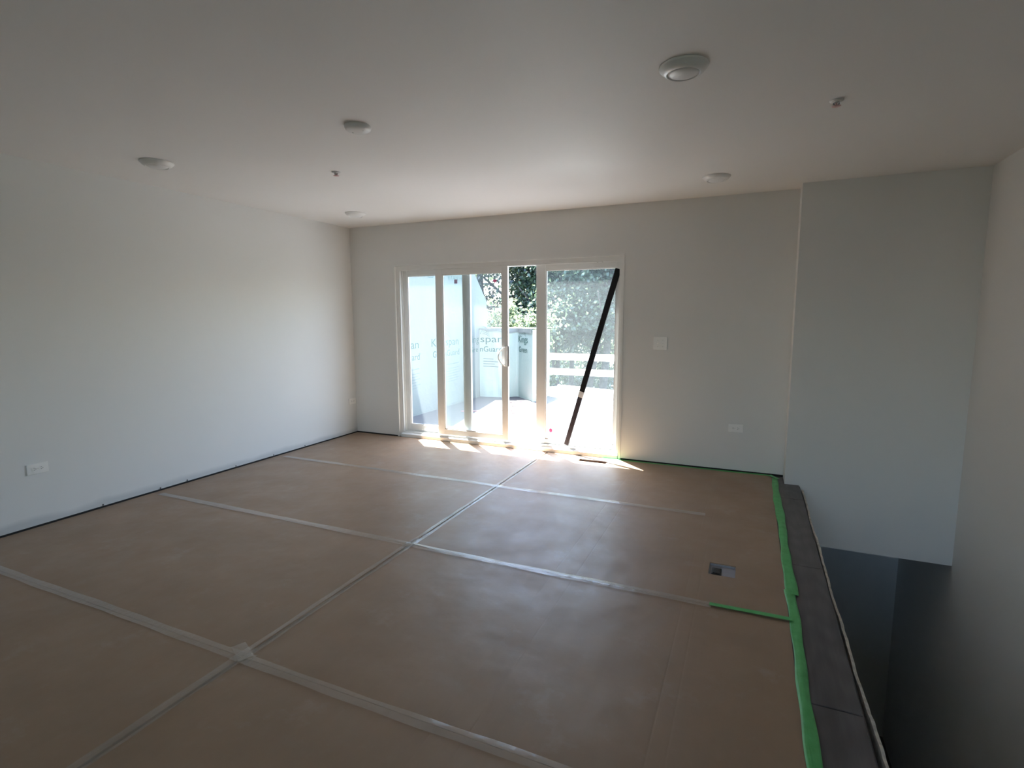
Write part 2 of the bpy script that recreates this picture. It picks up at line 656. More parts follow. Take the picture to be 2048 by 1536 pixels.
# jambs and head with stepped profiles
def jamb(x_out, x_in):
    s = 1 if x_in > x_out else -1
    bm = bmesh.new()
    a = lambda p, q: (min(p, q), max(p, q))
    bx(bm, *a(x_out, x_out + s * 0.022), -0.006, 0.014, 0.0, DZ1 - 0.0)          # drywall side flange
    bx(bm, *a(x_out + s * 0.001, x_in - s * 0.018), 0.014, 0.145, 0.0, DZ1 - 0.002)
    for y in (0.018, 0.070, 0.118):
        bx(bm, *a(x_in - s * 0.019, x_in), y, y + 0.010, 0.045, DZ1 - 0.060)     # track lips
    return bm


dpart('left_jamb', jamb(DX0, 0.680), M['white_vinyl'])
dpart('right_jamb', jamb(DX1, 3.205), M['white_vinyl'])
bm = box(DX0 + 0.022, DX1 - 0.022, -0.004, 0.014, DZ1 - 0.018, DZ1 - 0.0005)
bx(bm, 0.661, 3.224, 0.014, 0.145, DZ1 - 0.050, DZ1 - 0.003)
for y in (0.018, 0.070, 0.118):
    bx(bm, 0.661, 3.224, y, y + 0.010, DZ1 - 0.066, DZ1 - 0.049)
dpart('head_track', bm, M['white_vinyl'])
bm = prism([(-0.012, 0.0005), (-0.010, 0.034), (0.006, 0.046), (0.145, 0.040), (0.145, 0.0005)], 'x', 0.661, 3.224)
for y, h in ((0.022, 0.058), (0.067, 0.062), (0.118, 0.066)):
    bx(bm, 0.661, 3.224, y, y + 0.006, 0.038, h)
dpart('sill_track', bm, M['white_vinyl'])
bm = bmesh.new()
for xx in (2.98, 3.03):
    lathe(bm, [(0.0, 1.924), (0.007, 1.924), (0.009, 1.932), (0.0, 1.934)], 10, xx, 0.05)
dpart('track_screw', bm, M['brace_low'], label='dark screw heads in the head track')['kind'] = 'stuff'


def panel(name, x0, x1, z0, z1, y0, y1, l, r, t, b, label):
    bm = bmesh.new()
    bx(bm, x0, x0 + l, y0, y1, z0, z1, bevel=0.003)
    bx(bm, x1 - r, x1, y0, y1, z0, z1, bevel=0.003)
    bx(bm, x0 + l - 0.002, x1 - r + 0.002, y0 + 0.0005, y1 - 0.0005, z1 - t, z1 - 0.0005, bevel=0.003)
    bx(bm, x0 + l - 0.002, x1 - r + 0.002, y0 + 0.0005, y1 - 0.0005, z0 + 0.0005, z0 + b, bevel=0.003)
    # glazing bead set back all round the glass
    ym = (y0 + y1) / 2
    gx0, gx1, gz0, gz1 = x0 + l, x1 - r, z0 + b, z1 - t
    for q in ((gx0 - 0.002, gx0 + 0.009, gz0, gz1), (gx1 - 0.009, gx1 + 0.002, gz0, gz1), (gx0, gx1, gz1 - 0.009, gz1 + 0.002),
              (gx0, gx1, gz0 - 0.002, gz0 + 0.009)):
        bx(bm, q[0], q[1], y0 + 0.007, y1 - 0.007, q[2], q[3])
    o = dpart(name, bm, M['white_vinyl'], label=label)
    dpart('glass_pane', box(gx0 + 0.002, gx1 - 0.002, ym - 0.003, ym + 0.003, gz0 + 0.002, gz1 - 0.002), M['glass'], o)
    return o


panel('fixed_panel', 0.665, 1.553, 0.050, 1.930, 0.082, 0.116, 0.070, 0.092, 0.062, 0.088, 'fixed left panel behind the sliding one')
pan3 = panel('fixed_panel', 2.327, 3.210, 0.052, 1.934, 0.082, 0.116, 0.105, 0.050, 0.062, 0.062, 'fixed right panel')
pan2 = panel('sliding_panel', 1.143, 2.027, 0.068, 1.928, 0.031, 0.064, 0.089, 0.068, 0.064, 0.062, 'middle panel slid open to the left')
# pull handle on the sliding panel
hx = 1.990
bm = box(1.984, 2.016, 0.021, 0.031, 0.872, 1.094, bevel=0.006, seg=2)
dpart('handle_plate', bm, M['white_plastic'], pan2, smooth=False)
bm = bmesh.new()
pts = []
for k in range(15):
    a = k / 14
    pts.append((1.996 - 0.058 * math.sin(a * PI) ** 0.8, 0.022 - 0.042 * math.sin(a * PI) ** 0.7, 1.084 - 0.202 * a))
tube(bm, pts, 0.0075, 10)
dpart('pull_handle', bm, M['white_plastic'], pan2, smooth=True)
bm = box(2.0275, 2.036, 0.033, 0.062, 0.872, 1.092, bevel=0.003)
dpart('edge_latch', bm, M['grey_metal'], pan2, label='grey latch strip on the open edge')

# ================================================================ EXTERIOR
struct('deck', slab((-0.25, 6.6), (0.152, 5.25), (-0.25, -0.05), []), M['deck'], 'pale roof deck outside the sliding door')
g = bmesh.new()
n = 44
gv = {}
for i in range(n + 1):
    for j in range(n + 1):
        x, y = -40 + 80 * i / n, -40 + 105 * j / n
        z = -3.25 + 0.11 * (y - 6) * (1 if y > 6 else 0) * (0.6 + 0.4 * math.sin(x * 0.2 + 1)) + (random.uniform(-0.08, 0.08) if y > 6 else 0)
        gv[i, j] = g.verts.new((x, y, min(z, 1.2)))
for i in range(n):
    for j in range(n):
        g.faces.new((gv[i, j], gv[i + 1, j], gv[i + 1, j + 1], gv[i, j + 1]))
struct('ground', g, M['ground'], 'sunny green bank behind the deck')

# party wall covered in printed house wrap
prof = [(0.153, -0.05), (3.765, -0.05), (3.765, 1.673), (1.15, 4.366), (0.153, 4.366)]
pw = thing('wrapped_party_wall', 'tall party wall in pale printed house wrap with sloping top, left of the deck', 'wall', (-0.09, 1.9, -0.05))
PWO = Vector((-0.09, 1.9, -0.05))
bm = prism(prof, 'x', -0.26, -0.09)
bmesh.ops.translate(bm, verts=bm.verts, vec=-PWO)
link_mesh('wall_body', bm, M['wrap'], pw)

# low wall: the wrap follows a bent path in plan
PATH = [(-0.088, 3.46), (0.16, 3.50), (0.42, 3.57), (0.49, 3.66), (0.535, 3.70), (0.575, 3.70), (0.75, 3.53), (1.02, 3.26)]
PL = [0.0]
for a, b in zip(PATH, PATH[1:]):
    PL.append(PL[-1] + math.hypot(b[0] - a[0], b[1] - a[1]))


def path_at(t):
    t = min(max(t, 0), PL[-1])
    for k in range(len(PL) - 1):
        if t <= PL[k + 1] + 1e-9:
            f = (t - PL[k]) / (PL[k + 1] - PL[k])
            a, b = PATH[k], PATH[k + 1]
            d = Vector((b[0] - a[0], b[1] - a[1])).normalized()
            return Vector((a[0] + f * (b[0] - a[0]), a[1] + f * (b[1] - a[1]))), Vector((d.y, -d.x))


def billow(t, z):
    h = (z + 0.05) / 1.24
    b = 0.022 * math.exp(-((t - 0.25 - 0.18 * (1 - h)) / 0.05) ** 2) * (1 - h) * 1.6
    b += 0.018 * math.exp(-((t - 0.10) / 0.06) ** 2) * max(0, 0.6 - h)
    b += 0.008 * math.sin(9 * t + 5 * h) * (1 - h)
    return b


def wrap_point(t, z, off=0.0):
    p, nrm = path_at(t)
    q = p + nrm * (billow(t, z) + off)
    return Vector((q.x, q.y, z))


lw = thing('wrapped_low_wall', 'low parapet wall in mint printed house wrap at the back of the deck', 'wall', (0.45, 3.8, -0.05))
LWO = Vector((0.45, 3.8, -0.05))
bm = bmesh.new()
NT_, NZ = 44, 24
ts = [PL[-1] * i / NT_ for i in range(NT_ + 1)]
top = lambda t: 1.165 + 0.012 * math.sin(t * 6) + 0.008 * math.sin(t * 17)
front = [[bm.verts.new(wrap_point(t, -0.049 + (top(t) + 0.049) * k / NZ) - LWO) for k in range(NZ + 1)] for t in ts]
for i in range(NT_):
    for k in range(NZ):
        bm.faces.new((front[i][k], front[i + 1][k], front[i + 1][k + 1], front[i][k + 1]))
bk = [(1.05, 3.31), (1.05, 4.02), (-0.088, 4.02)]
vb = [[bm.verts.new(Vector((x, y, z)) - LWO) for z in (-0.049, 1.165)] for x, y in bk]
loop_b = [front[NT_][0], vb[0][0], vb[1][0], vb[2][0], front[0][0]]
loop_t = [front[NT_][NZ], vb[0][1], vb[1][1], vb[2][1], front[0][NZ]]
for i in range(3):
    bm.faces.new((vb[i][0], vb[i + 1 if i < 2 else 2][0], vb[i + 1 if i < 2 else 2][1], vb[i][1])) if i < 2 else None
bm.faces.new([front[NT_][k] for k in range(NZ + 1)] + [vb[0][1], vb[0][0]])
bm.faces.new([front[0][k] for k in range(NZ, -1, -1)] + [vb[2][0], vb[2][1]])
bm.faces.new([front[i][NZ] for i in range(NT_ + 1)] + [vb[0][1], vb[1][1], vb[2][1]])
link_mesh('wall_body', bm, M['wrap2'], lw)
# pale cap folded over the top
bm = bmesh.new()
A, B, C2 = [], [], []
for t in ts:
    p, nr = path_at(t)
    q = p + nr * 0.016
    low = 1.172 - 0.05 * min(1, t / 0.5) - 0.018 * math.sin(t * 9) ** 2
    A.append(bm.verts.new(Vector((q.x, q.y, low)) - LWO))
    B.append(bm.verts.new(Vector((q.x, q.y, 1.192)) - LWO))
    C2.append(bm.verts.new(Vector((p.x * 0.98 + 0.02, 4.03, 1.195)) - LWO))
for i in range(NT_):
    bm.faces.new((A[i], A[i + 1], B[i + 1], B[i]))
    bm.faces.new((B[i], B[i + 1], C2[i + 1], C2[i]))
link_mesh('wrap_cap', bm, M['wrap'], lw)


# lettering printed on the wrap
def lettering(pieces, mat_, parent, org, mapper):
    """pieces: (text, s0, s1, z0, z1) stretched to the box; mapper(s,z)->point"""
    vs, fs = [], []
    for s, s0, s1, z0, z1 in pieces:
        v, f = text_geo(s)
        cap = text_geo('H')[0][:, 1].max()
        x0, x1 = v[:, 0].min(), v[:, 0].max()
        base = len(vs)
        for p in v:
            vs.append(mapper(s0 + (p[0] - x0) / (x1 - x0) * (s1 - s0), z0 + p[1] / cap * (z1 - z0)) - org)
        fs += [tuple(base + i for i in q) for q in f]
    me = bpy.data.meshes.new('printed_lettering')
    me.from_pydata([tuple(v) for v in vs], [], fs)
    return link_mesh('printed_lettering', me, mat_, parent)


def strokes(lines, parent, org, mapper, mat_, name='printed_emblem'):
    """tapered flat strokes: each a list of (s,z,width)"""
    vs, fs = [], []
    for ln in lines:
        b = len(vs)
        for i, (s, z, wd) in enumerate(ln):
            a0, a1 = ln[max(i - 1, 0)], ln[min(i + 1, len(ln) - 1)]
            d = Vector((a1[0] - a0[0], a1[1] - a0[1])).normalized()
            nx, nz = -d.y * wd / 2, d.x * wd / 2
            vs.append(mapper(s + nx, z + nz) - org)
            vs.append(mapper(s - nx, z - nz) - org)
        for i in range(len(ln) - 1):
            fs.append((b + 2 * i, b + 2 * i + 1, b + 2 * i + 3, b + 2 * i + 2))
    me = bpy.data.meshes.new(name)
    me.from_pydata([tuple(v) for v in vs], [], fs)
    return link_mesh(name, me, mat_, parent)


def emblem(s0, z0, k=1.0):
    """a curved mane of swooping feather strokes"""
    out = []
    for i in range(5):
        f = i / 4
        ln = []
        for j in range(7):
            u = j / 6
            ln.append((s0 + k * (0.02 + 0.24 * u + 0.04 * f * u), z0 + k * (0.20 - 0.052 * i + 0.05 * math.sin(PI * (0.25 + 0.6 * u)) - 0.11 * u * u),
                       k * 0.017 * math.sin(PI * (0.1 + 0.85 * u))))
        out.append(ln)
    out.append([(s0 + k * (-0.03 + 0.09 * u), z0 + k * (0.02 + 0.11 * math.sin(1.6 * u)), k * 0.014 * (1.1 - u)) for u in (0, .25, .5, .75, 1)])
    return out


pw_map = lambda s, z: Vector((-0.0885, s, z))
lw_map = lambda s, z: wrap_point(s, z, 0.004)
KZ = (0.942, 1.062)
GZ = (0.772, 0.868)
pcs = []
em = []
for e in (0.335, 1.515, 2.695):
    pcs.append(('Kingspan', e - 0.83, e, *KZ))
    pcs.append(('GreenGuard', e - 0.80, e + 0.02, *GZ))
    pcs.append(('®', e + 0.03, e + 0.055, 0.84, 0.868))
    em += emblem(e - 0.50, 1.10)
pcs += [('King', 3.045, 3.43, *KZ), ('Gre', 3.075, 3.40, *GZ)]
lettering(pcs, M['print'], pw, PWO, pw_map)
strokes(em, pw, PWO, pw_map, M['print_pale'])
small = []
for e in (1.515, 2.695):
    small += [('RAINSCREEN WALL WRAP', e - 0.40, e, 0.625, 0.645)]
    for q in range(5):
        small += [('building code listing notes', e - 0.42 + 0.03 * (q % 2), e + 0.02, 0.555 - 0.055 * q, 0.569 - 0.055 * q)]
pale_rows = []
for e in (1.515, 2.695):
    for q in range(6):
        z = 0.56 - 0.042 * q
        pale_rows.append([(e - 0.40 + 0.05 * (q == 0), z, 0.010), (e - 0.1, z + 0.008, 0.010), (e + 0.02 - 0.06 * (q % 2), z + 0.014, 0.010)])
    pale_rows.append([(e - 0.39, 0.632, 0.018), (e - 0.2, 0.634, 0.018), (e, 0.640, 0.018)])
strokes(pale_rows, pw, PWO, pw_map, M['print_pale'], 'printed_lines')
lettering([('RYAN HOMES', 1.02, 1.955, 1.985, 2.075), ('RYAN HOMES', 2.40, 3.175, 1.985, 2.075)], M['print_mid'], pw, PWO, pw_map)

T2 = PL[5] + 0.005
lettering([('span', 0.02, 0.435, *KZ), ('nGuard', 0.01, 0.42, *GZ), ('Kings', T2, T2 + 0.42, *KZ), ('Green', T2 + 0.015, T2 + 0.40, *GZ)],
          M['print'], lw, LWO, lw_map)
rows = []
for q in range(4):
    z = 0.645 - 0.045 * q
    rows.append([(0.07, z, 0.014), (0.22, z - 0.004, 0.014), (0.40 - 0.05 * (q % 2), z - 0.01, 0.014)])
strokes(rows, lw, LWO, lw_map, M['print_pale'], 'printed_lines')
strokes(emblem(0.03, 1.075, 0.6) + emblem(T2 + 0.19, 1.075, 0.55), lw, LWO, lw_map, M['print_pale'])

# board stack / sheet lying on the deck in front of the rail
bm = bmesh.new()
fb = [(1.12, 3.90, 0.050), (2.85, 3.21, -0.018), (2.75, 4.72, -0.004), (0.85, 5.10, 0.022)]
lo = [bm.verts.new((x, y, -0.0495)) for x, y, z in fb]
hi = [bm.verts.new((x, y, z)) for x, y, z in fb]
bm.faces.new(lo)
bm.faces.new(hi)
for i in range(4):
    bm.faces.new((lo[i], lo[(i + 1) % 4], hi[(i + 1) % 4], hi[i]))
tag(link_mesh('foam_sheet', bm, M['foam']), 'large white foam sheet lying slantwise on the deck before the rail', 'sheet')
bm = bmesh.new()
bx(bm, -0.24, 0.24, -0.022, 0.022, 0, 0.022)
tag(link_mesh('dark_strip', bm, M['debris'], loc=(2.19, 3.70, 0.0155), rot=(0, math.radians(2.2), math.radians(-22))),
    'short dark strip lying on the white sheet outside the right door panel', 'strip')
for x, y, z, a, s, nm in ((0.93, 4.62, 0.0315, 0.2, 0.06, 'small grey scrap on the white sheet, the one nearer the door post'),
                          (1.12, 4.42, 0.033, -0.1, 0.11, 'wider grey scrap on the white sheet, right of the small one')):
    bm = prism([(-s, -0.03), (0, -0.045), (s, -0.01), (s * 0.5, 0.035), (-s * 0.4, 0.03)], 'z', 0, 0.012)
    tag(link_mesh('scrap', bm, M['debris'], loc=(x, y, z), rot=(0, 0, a)), nm, 'scrap', 'scraps on the white sheet')

# temporary guard rail of two boards
gr = thing('guard_rail', 'pale lumber guard rail with two horizontal boards along the deck edge', 'railing', (1.9, 5.0, -0.05))
for z0, z1 in ((0.236, 0.360), (0.533, 0.664)):
    link_mesh('rail_board', box(-1.55, 1.75, -0.02, 0.02, z0 + 0.05, z1 + 0.05, bevel=0.004), M['lumber'], gr)
for x in (-1.42, 1.5):
    link_mesh('post', box(x - 0.045, x + 0.045, 0.021, 0.11, 0.0, 0.78, bevel=0.004), M['lumber'], gr)

# scraps, strap on the deck
bm = bmesh.new()
pts = [(0.36, 1.96, -0.044), (0.50, 2.04, -0.043), (0.66, 2.13, -0.044), (0.80, 2.25, -0.044), (0.97, 2.32, -0.044)]
tube(bm, pts, 0.012, 6, 0.5)
tag(link_mesh('strap', bm, M['redline']), 'faded red strap lying on the deck in the shade edge', 'strap')
bm = prism([(-0.06, -0.04), (0.05, -0.04), (0.07, 0.02), (0.01, 0.05), (-0.05, 0.03)], 'z', 0, 0.015)
tag(link_mesh('rag', bm, M['redline'], loc=(0.82, 3.20, -0.0495)), 'pinkish rag on the sunlit deck near the low wrapped wall', 'rag')
for i, (x, y, lab) in enumerate(((0.754, 3.02, 'brown scrap on the deck, farthest of the loose scraps seen through the open gap'),
                                 (0.92, 2.71, 'brown scrap on the deck, second farthest seen through the open gap'),
                                 (1.03, 2.30, 'brown scrap on the deck, second nearest seen through the open gap'),
                                 (1.18, 2.13, 'brown scrap on the deck, nearest of those seen through the open gap'))):
    r = 0.045
    bm = prism([(-r, -r * 0.4), (r * 0.2, -r * 0.8), (r, 0.1 * r), (r * 0.3, r * 0.7), (-r * 0.6, r * 0.5)], 'z', 0, 0.018)
    tag(link_mesh('scrap', bm, M['debris'], loc=(x, y, -0.0495), rot=(0, 0, i * 1.3)), lab, 'scrap', 'loose scraps on the deck')
bm = box(-0.09, 0.09, -0.012, 0.012, 0, 0.012)
tag(link_mesh('stick', bm, M['debris'], loc=(1.13, 2.95, -0.0495), rot=(0, 0, 1.1)), 'thin brown stick on the deck beside the door post', 'stick')


# ---------------------------------------------------------------- trees
def leaf_mesh(name, centres, size, mat_):
    """many small folded leaves, two triangles pairs each"""
    n_ = len(centres)
    c = np.asarray(centres)
    d = RNG.normal(size=(n_, 3))
    d[:, 2] -= 0.35
    d /= np.linalg.norm(d, axis=1, keepdims=True)
    e = RNG.normal(size=(n_, 3))
    e[:, 2] *= 0.45
    e -= (e * d).sum(1, keepdims=True) * d
    e /= np.linalg.norm(e, axis=1, keepdims=True)
    nn = np.cross(d, e)
    L = (size * RNG.uniform(0.7, 1.35, n_))[:, None]
    W = L * 0.36
    v = np.empty((n_, 4, 3))
    v[:, 0] = c - d * L * 0.5
    v[:, 1] = c + e * W + nn * W * 0.35
    v[:, 2] = c + d * L * 0.5
    v[:, 3] = c - e * W + nn * W * 0.35
    me = bpy.data.meshes.new(name)
    me.vertices.add(n_ * 4)
    me.vertices.foreach_set('co', v.reshape(-1))
    me.loops.add(n_ * 6)
    idx = np.arange(n_)[:, None] * 4 + np.array([0, 1, 2, 0, 2, 3])
    me.loops.foreach_set('vertex_index', idx.reshape(-1).astype(np.int32))
    me.polygons.add(n_ * 2)
    me.polygons.foreach_set('loop_start', (np.arange(n_ * 2) * 3).astype(np.int32))
    me.update(calc_edges=True)
    at = me.attributes.new('tone', 'FLOAT', 'POINT')
    at.data.foreach_set('value', np.repeat(RNG.uniform(0, 1, n_), 4).astype(np.float32))
    me.materials.append(mat_)
    return me


def blob_points(n_, cx, cyy, cz, rx, ry, rz, k=14):
    """leaf positions gathered in clumps within an ellipsoid"""
    q = RNG.normal(size=(k, 3))
    q /= np.linalg.norm(q, axis=1, keepdims=True)
    q *= RNG.uniform(0.25, 0.95, (k, 1))
    cl = q * np.array([rx, ry, rz]) + np.array([cx, cyy, cz])
    w_ = RNG.integers(0, k, n_)
    r = RNG.normal(size=(n_, 3)) * np.array([rx, ry, rz * 0.8]) * 0.20
    return cl[w_] + r


def tree(kind, label, x, y, r, h, crown, leafmat, n_, lean=(0, 0), fork=None, group='trees beyond the deck', size=0.125):
    zb = -3.1 + max(0, 0.10 * (y - 6)) * 0.7
    t = thing(kind, label, 'tree', (x, y, zb), group=group)
    bm = bmesh.new()
    pts, rr = [], []
    for i in range(7):
        f = i / 6
        pts.append((lean[0] * f + 0.06 * math.sin(5 * f + x), lean[1] * f + 0.05 * math.cos(4 * f + y), h * f - 0.1))
        rr.append(r * (1.25 - 0.75 * f))
    tube(bm, pts, rr, 10)
    for k in range(5):
        b = Vector(pts[3 + k % 4])
        a = 2 * PI * k / 5 + x
        ln = h * random.uniform(0.22, 0.36)
        e = b + Vector((math.cos(a) * ln, math.sin(a) * ln, ln * random.uniform(0.5, 1.0)))
        m_ = (b + e) / 2 + Vector((0, 0, -0.08 * ln))
        tube(bm, [b, m_, e], [r * 0.45, r * 0.3, r * 0.12], 6)
    if fork:
        for dx, dz in fork:
            b = Vector(pts[4])
            tube(bm, [b, b + Vector((dx * 0.5, -0.15, dz * 0.45)), b + Vector((dx, -0.3, dz))], [r * 0.6, r * 0.5, r * 0.3], 7)
    link_mesh('trunk', bm, M['bark'], t, True)
    if h > 5:
        crown = crown + [(lean[0], lean[1], h + 0.1, 1.7, 1.5, 1.3, 3), (lean[0] * 0.8 + 0.5, lean[1], h * 0.86, 1.6, 1.5, 1.0, 2)]
        n_ = int(n_ * 1.6)
    pt = []
    tot = sum(c[6] for c in crown)
    for cx, cyy, cz, rx, ry, rz, wgt in crown:
        pt.append(blob_points(int(n_ * wgt / tot), cx, cyy, cz, rx, ry, rz))
    me = leaf_mesh('foliage', np.concatenate(pt), size, leafmat)
    f = link_mesh('foliage', me, None, t)
    f['kind'] = 'stuff'
    return t


# crowns are given relative to the tree base (base about z -2.6)
tree('leafy_tree', 'leaning grey trunked tree seen through the right part of the right door panel', -0.20, 12.0, 0.13, 7.0,
     [(0.2, 0.3, 6.4, 2.0, 1.8, 1.6, 3), (-0.7, -0.3, 4.3, 1.5, 1.3, 1.1, 3), (0.9, 0.1, 4.5, 1.3, 1.2, 1.2, 2), (-0.4, -0.7, 3.75, 1.3, 0.9, 0.42, 1.6), (0.7, -0.4, 3.8, 0.8, 0.8, 0.4, 1)], M['leaf'], 10500, lean=(0.55, 0.3))
tree('leafy_tree', 'slim straight tree behind the middle of the right door panel', -1.13, 12.1, 0.085, 6.5,
     [(0, 0.2, 6.0, 1.7, 1.5, 1.6, 3), (0.3, -0.4, 4.0, 1.4, 1.0, 1.1, 3), (-0.5, -0.9, 3.75, 1.3, 0.8, 0.42, 2)], M['leaf'], 8000, fork=[(-0.35, 1.2), (0.4, 1.3)])
tree('leafy_tree', 'forked tree with slanting trunk just right of the slim one', -0.95, 12.6, 0.12, 6.0,
     [(0.8, 0.3, 5.6, 1.9, 1.5, 1.4, 3), (0.2, -0.5, 4.0, 1.4, 1.0, 0.8, 2)], M['leaf_sunlit'], 5500, lean=(1.0, 0.2), fork=[(-0.5, 1.2), (0.35, 1.3)])
tree('leafy_tree', 'tree behind the left edge of the right door panel with dense leaves', -2.0, 13.2, 0.14, 7.5,
     [(0, 0, 6.5, 2.2, 1.8, 1.8, 3), (-0.4, -0.6, 4.6, 1.8, 1.4, 1.1, 3)], M['leaf'], 8000)
tree('dark_leafy_tree', 'dense tree with shade-darkened leaves filling the top of the open door gap', -3.0, 13.6, 0.20, 8.5,
     [(0.0, 0.2, 6.4, 2.2, 1.8, 1.9, 4), (0.8, 0.3, 4.8, 1.6, 1.2, 1.1, 2)], M['leaf_shaded'], 9000)
tree('leafy_bush', 'sunlit pale leafy bush just above the low wrapped wall', -2.3, 9.6, 0.07, 3.6,
     [(0.0, 0.0, 3.6, 1.5, 1.1, 1.0, 4), (-0.9, 0.2, 3.3, 1.0, 0.9, 0.9, 2), (0.5, 0.0, 2.6, 1.2, 0.9, 0.9, 2)], M['leaf_sunlit'], 7500,
     group='bushes beyond the deck')
tree('dark_leafy_tree', 'tree with shade-darkened leaves behind the sloping end of the party wall', -4.6, 12.4, 0.18, 8.0,
     [(0, 0, 6.0, 2.1, 1.7, 1.9, 4), (0.9, -0.4, 4.2, 1.5, 1.2, 1.2, 3)], M['leaf_shaded'], 8000)
tree('leafy_tree', 'thin tree farthest right behind the right door panel', 0.95, 13.0, 0.06, 6.5,
     [(0, 0, 5.9, 2.0, 1.6, 1.7, 3), (-0.5, -0.4, 4.3, 1.4, 1.2, 0.9, 2)], M['leaf_sunlit'], 6500)
tree('dark_leafy_tree', 'tall tree at the back of the wood right of centre', -0.4, 16.5, 0.2, 10.0,
     [(0, 0, 6.8, 3.0, 1.6, 2.4, 4), (-2.4, 0, 5.6, 2.2, 1.4, 2.0, 3)], M['leaf'], 9500, size=0.15)
tree('dark_leafy_tree', 'tall tree at the back of the wood left of centre', -5.0, 16.8, 0.2, 10.0,
     [(0, 0, 6.4, 3.0, 1.6, 2.6, 4), (2.2, 0, 5.2, 2.2, 1.4, 2.0, 3)], M['leaf_shaded'], 9500, size=0.15)
tree('leafy_tree', 'tall tree to the right of the view beyond the deck', 3.4, 14.0, 0.18, 9.0,
     [(0, 0, 6.2, 2.6, 1.8, 2.4, 4), (-1.4, 0, 4.8, 1.6, 1.2, 1.2, 2)], M['leaf'], 7500)
for x, y, s, lab in ((-1.7, 15.4, 1.0, 'low green bush between the trunks left of the slim tree'),
                     (0.1, 16.5, 1.0, 'low green bush behind the leaning grey trunk'),
                     (-0.55, 14.6, 0.7, 'small green bush between the forked trunk and the leaning trunk'),
                     (-3.2, 17.0, 1.3, 'low green bush at the left back of the wood')):
    zb = 0.10 * (y - 6) * 0.7
    tree('leafy_bush', lab, x, y, 0.04, 1.2, [(0, 0, 0.9, 1.5 * s, 0.8, 0.75 * s, 1)], M['leaf_sunlit'], int(2600 * s), group='bushes beyond the deck')

for x, s, lab in ((-5.2, 1.1, 'distant bush beyond the trunks, leftmost of the far row'), (-4.0, 1.0, 'distant bush beyond the trunks, second from left in the far row'),
                  (-2.8, 1.1, 'distant bush beyond the trunks, third from left in the far row'), (-1.5, 1.2, 'distant bush beyond the trunks, rightmost of the far row')):
    tree('leafy_bush', lab, x, 21.0, 0.05, 1.6, [(0, 0, 1.3, 1.1 * s, 0.9, 1.0 * s, 2), (0.2, 0.1, 2.5, 1.0 * s, 0.9, 0.7, 1)], M['leaf_sunlit'], 2600,
         group='bushes beyond the deck', size=0.15)

# ================================================================ FLOOR PROTECTION
Y1, Y2, Y3, Y4 = -1.2405, -2.4983, -3.7097, -4.935
XS = 2.4995
GAP = 0.007
rows_y = [(Y1, -0.012), (Y2, Y1), (Y3, Y2), (Y4, Y3)]
names = ['nearest the door', 'second from the door', 'third from the door', 'nearest the viewer']
for r, (ya, yb) in enumerate(rows_y):
    for c, (xa, xb, side) in enumerate(((0.012, XS, 'left'), (XS, 4.600, 'right'))):
        holes = []
        extra = ''
        if (r, c) == (0, 1):
            holes, extra = [REG], ' with a narrow register cut-out'
        if (r, c) == (1, 1):
            holes, extra = [BOXH], ' with a square floor outlet cut-out'
        bm = slab((xa + (GAP if c else 0), xb - (0 if c else GAP)), (ya + 0.0015, yb - 0.0015), (ZF + 0.0005, 0.0 - 0.0006 * ((r + c) % 2)), holes)
        o = link_mesh('floor_paper_sheet', bm, M['paper'])
        tag(o, 'brown paper floor sheet, %s column, %s%s' % (side, names[r], extra), 'floor sheet', 'brown paper floor sheets')

# duct boot in the register cut-out, outlet in the floor cut-out
rg = thing('duct_boot', 'dark metal duct boot in the floor slot by the right door panel', 'vent', ((REG[0] + REG[1]) / 2, (REG[2] + REG[3]) / 2, -0.29))
hx_, hy_ = (REG[1] - REG[0]) / 2 - 0.002, (REG[3] - REG[2]) / 2 - 0.002
bm = bmesh.new()
for a in ((-hx_, hx_, hy_ - 0.004, hy_), (-hx_, hx_, -hy_, -hy_ + 0.004), (-hx_, -hx_ + 0.004, -hy_, hy_), (hx_ - 0.004, hx_, -hy_, hy_)):
    bx(bm, a[0], a[1], a[2], a[3], 0.0, 0.27)
bx(bm, -hx_, hx_, -hy_, hy_, 0.0, 0.004)
link_mesh('boot_wall', bm, M['duct'], rg)
fo = thing('floor_outlet', 'black floor outlet in a grey box set in the square paper cut-out', 'outlet', (4.291, -2.085, -0.0275))
bm = bmesh.new()
bx(bm, -0.0675, 0.0675, -0.0735, 0.0735, 0.0, 0.012)
for a_ in ((-0.0685, -0.0645, -0.0745, 0.0745), (0.0645, 0.0685, -0.0745, 0.0745), (-0.0645, 0.0645, -0.0745, -0.0705), (-0.0645, 0.0645, 0.0705, 0.0745)):
    bx(bm, *a_, 0.0, 0.0225)
link_mesh('floor_box', bm, simple('grey_floor_box', (0.34, 0.33, 0.36), 0.5), fo)
link_mesh('cover_plate', box(-0.054, -0.004, -0.052, 0.030, 0.012, 0.020, bevel=0.0015), M['black_plastic'], fo)
link_mesh('flip_lid', box(-0.047, -0.011, -0.042, 0.020, 0.020, 0.024, bevel=0.001), M['black_plastic'], fo)

# curled paper flap beside the register cut-out
bm = bmesh.new()
prev = None
for k in range(9):
    f = k / 8
    x = 2.845 + 0.02 * math.sin(f * PI)
    y = -0.065 - 0.115 * f
    z = 0.001 + 0.014 * math.sin(f * PI)
    ring = [bm.verts.new((x - 0.010, y, 0.0005)), bm.verts.new((x, y, z + 0.001)), bm.verts.new((x + 0.030, y, 0.0005))]
    if prev:
        bm.faces.new((prev[0], prev[1], ring[1], ring[0]))
        bm.faces.new((prev[1], prev[2], ring[2], ring[1]))
        bm.faces.new((prev[2], prev[0], ring[0], ring[2]))
    prev = ring
tag(link_mesh('paper_fold', bm, M['paper']), 'raised paper fold beside the floor slot under the right door panel', 'paper fold')


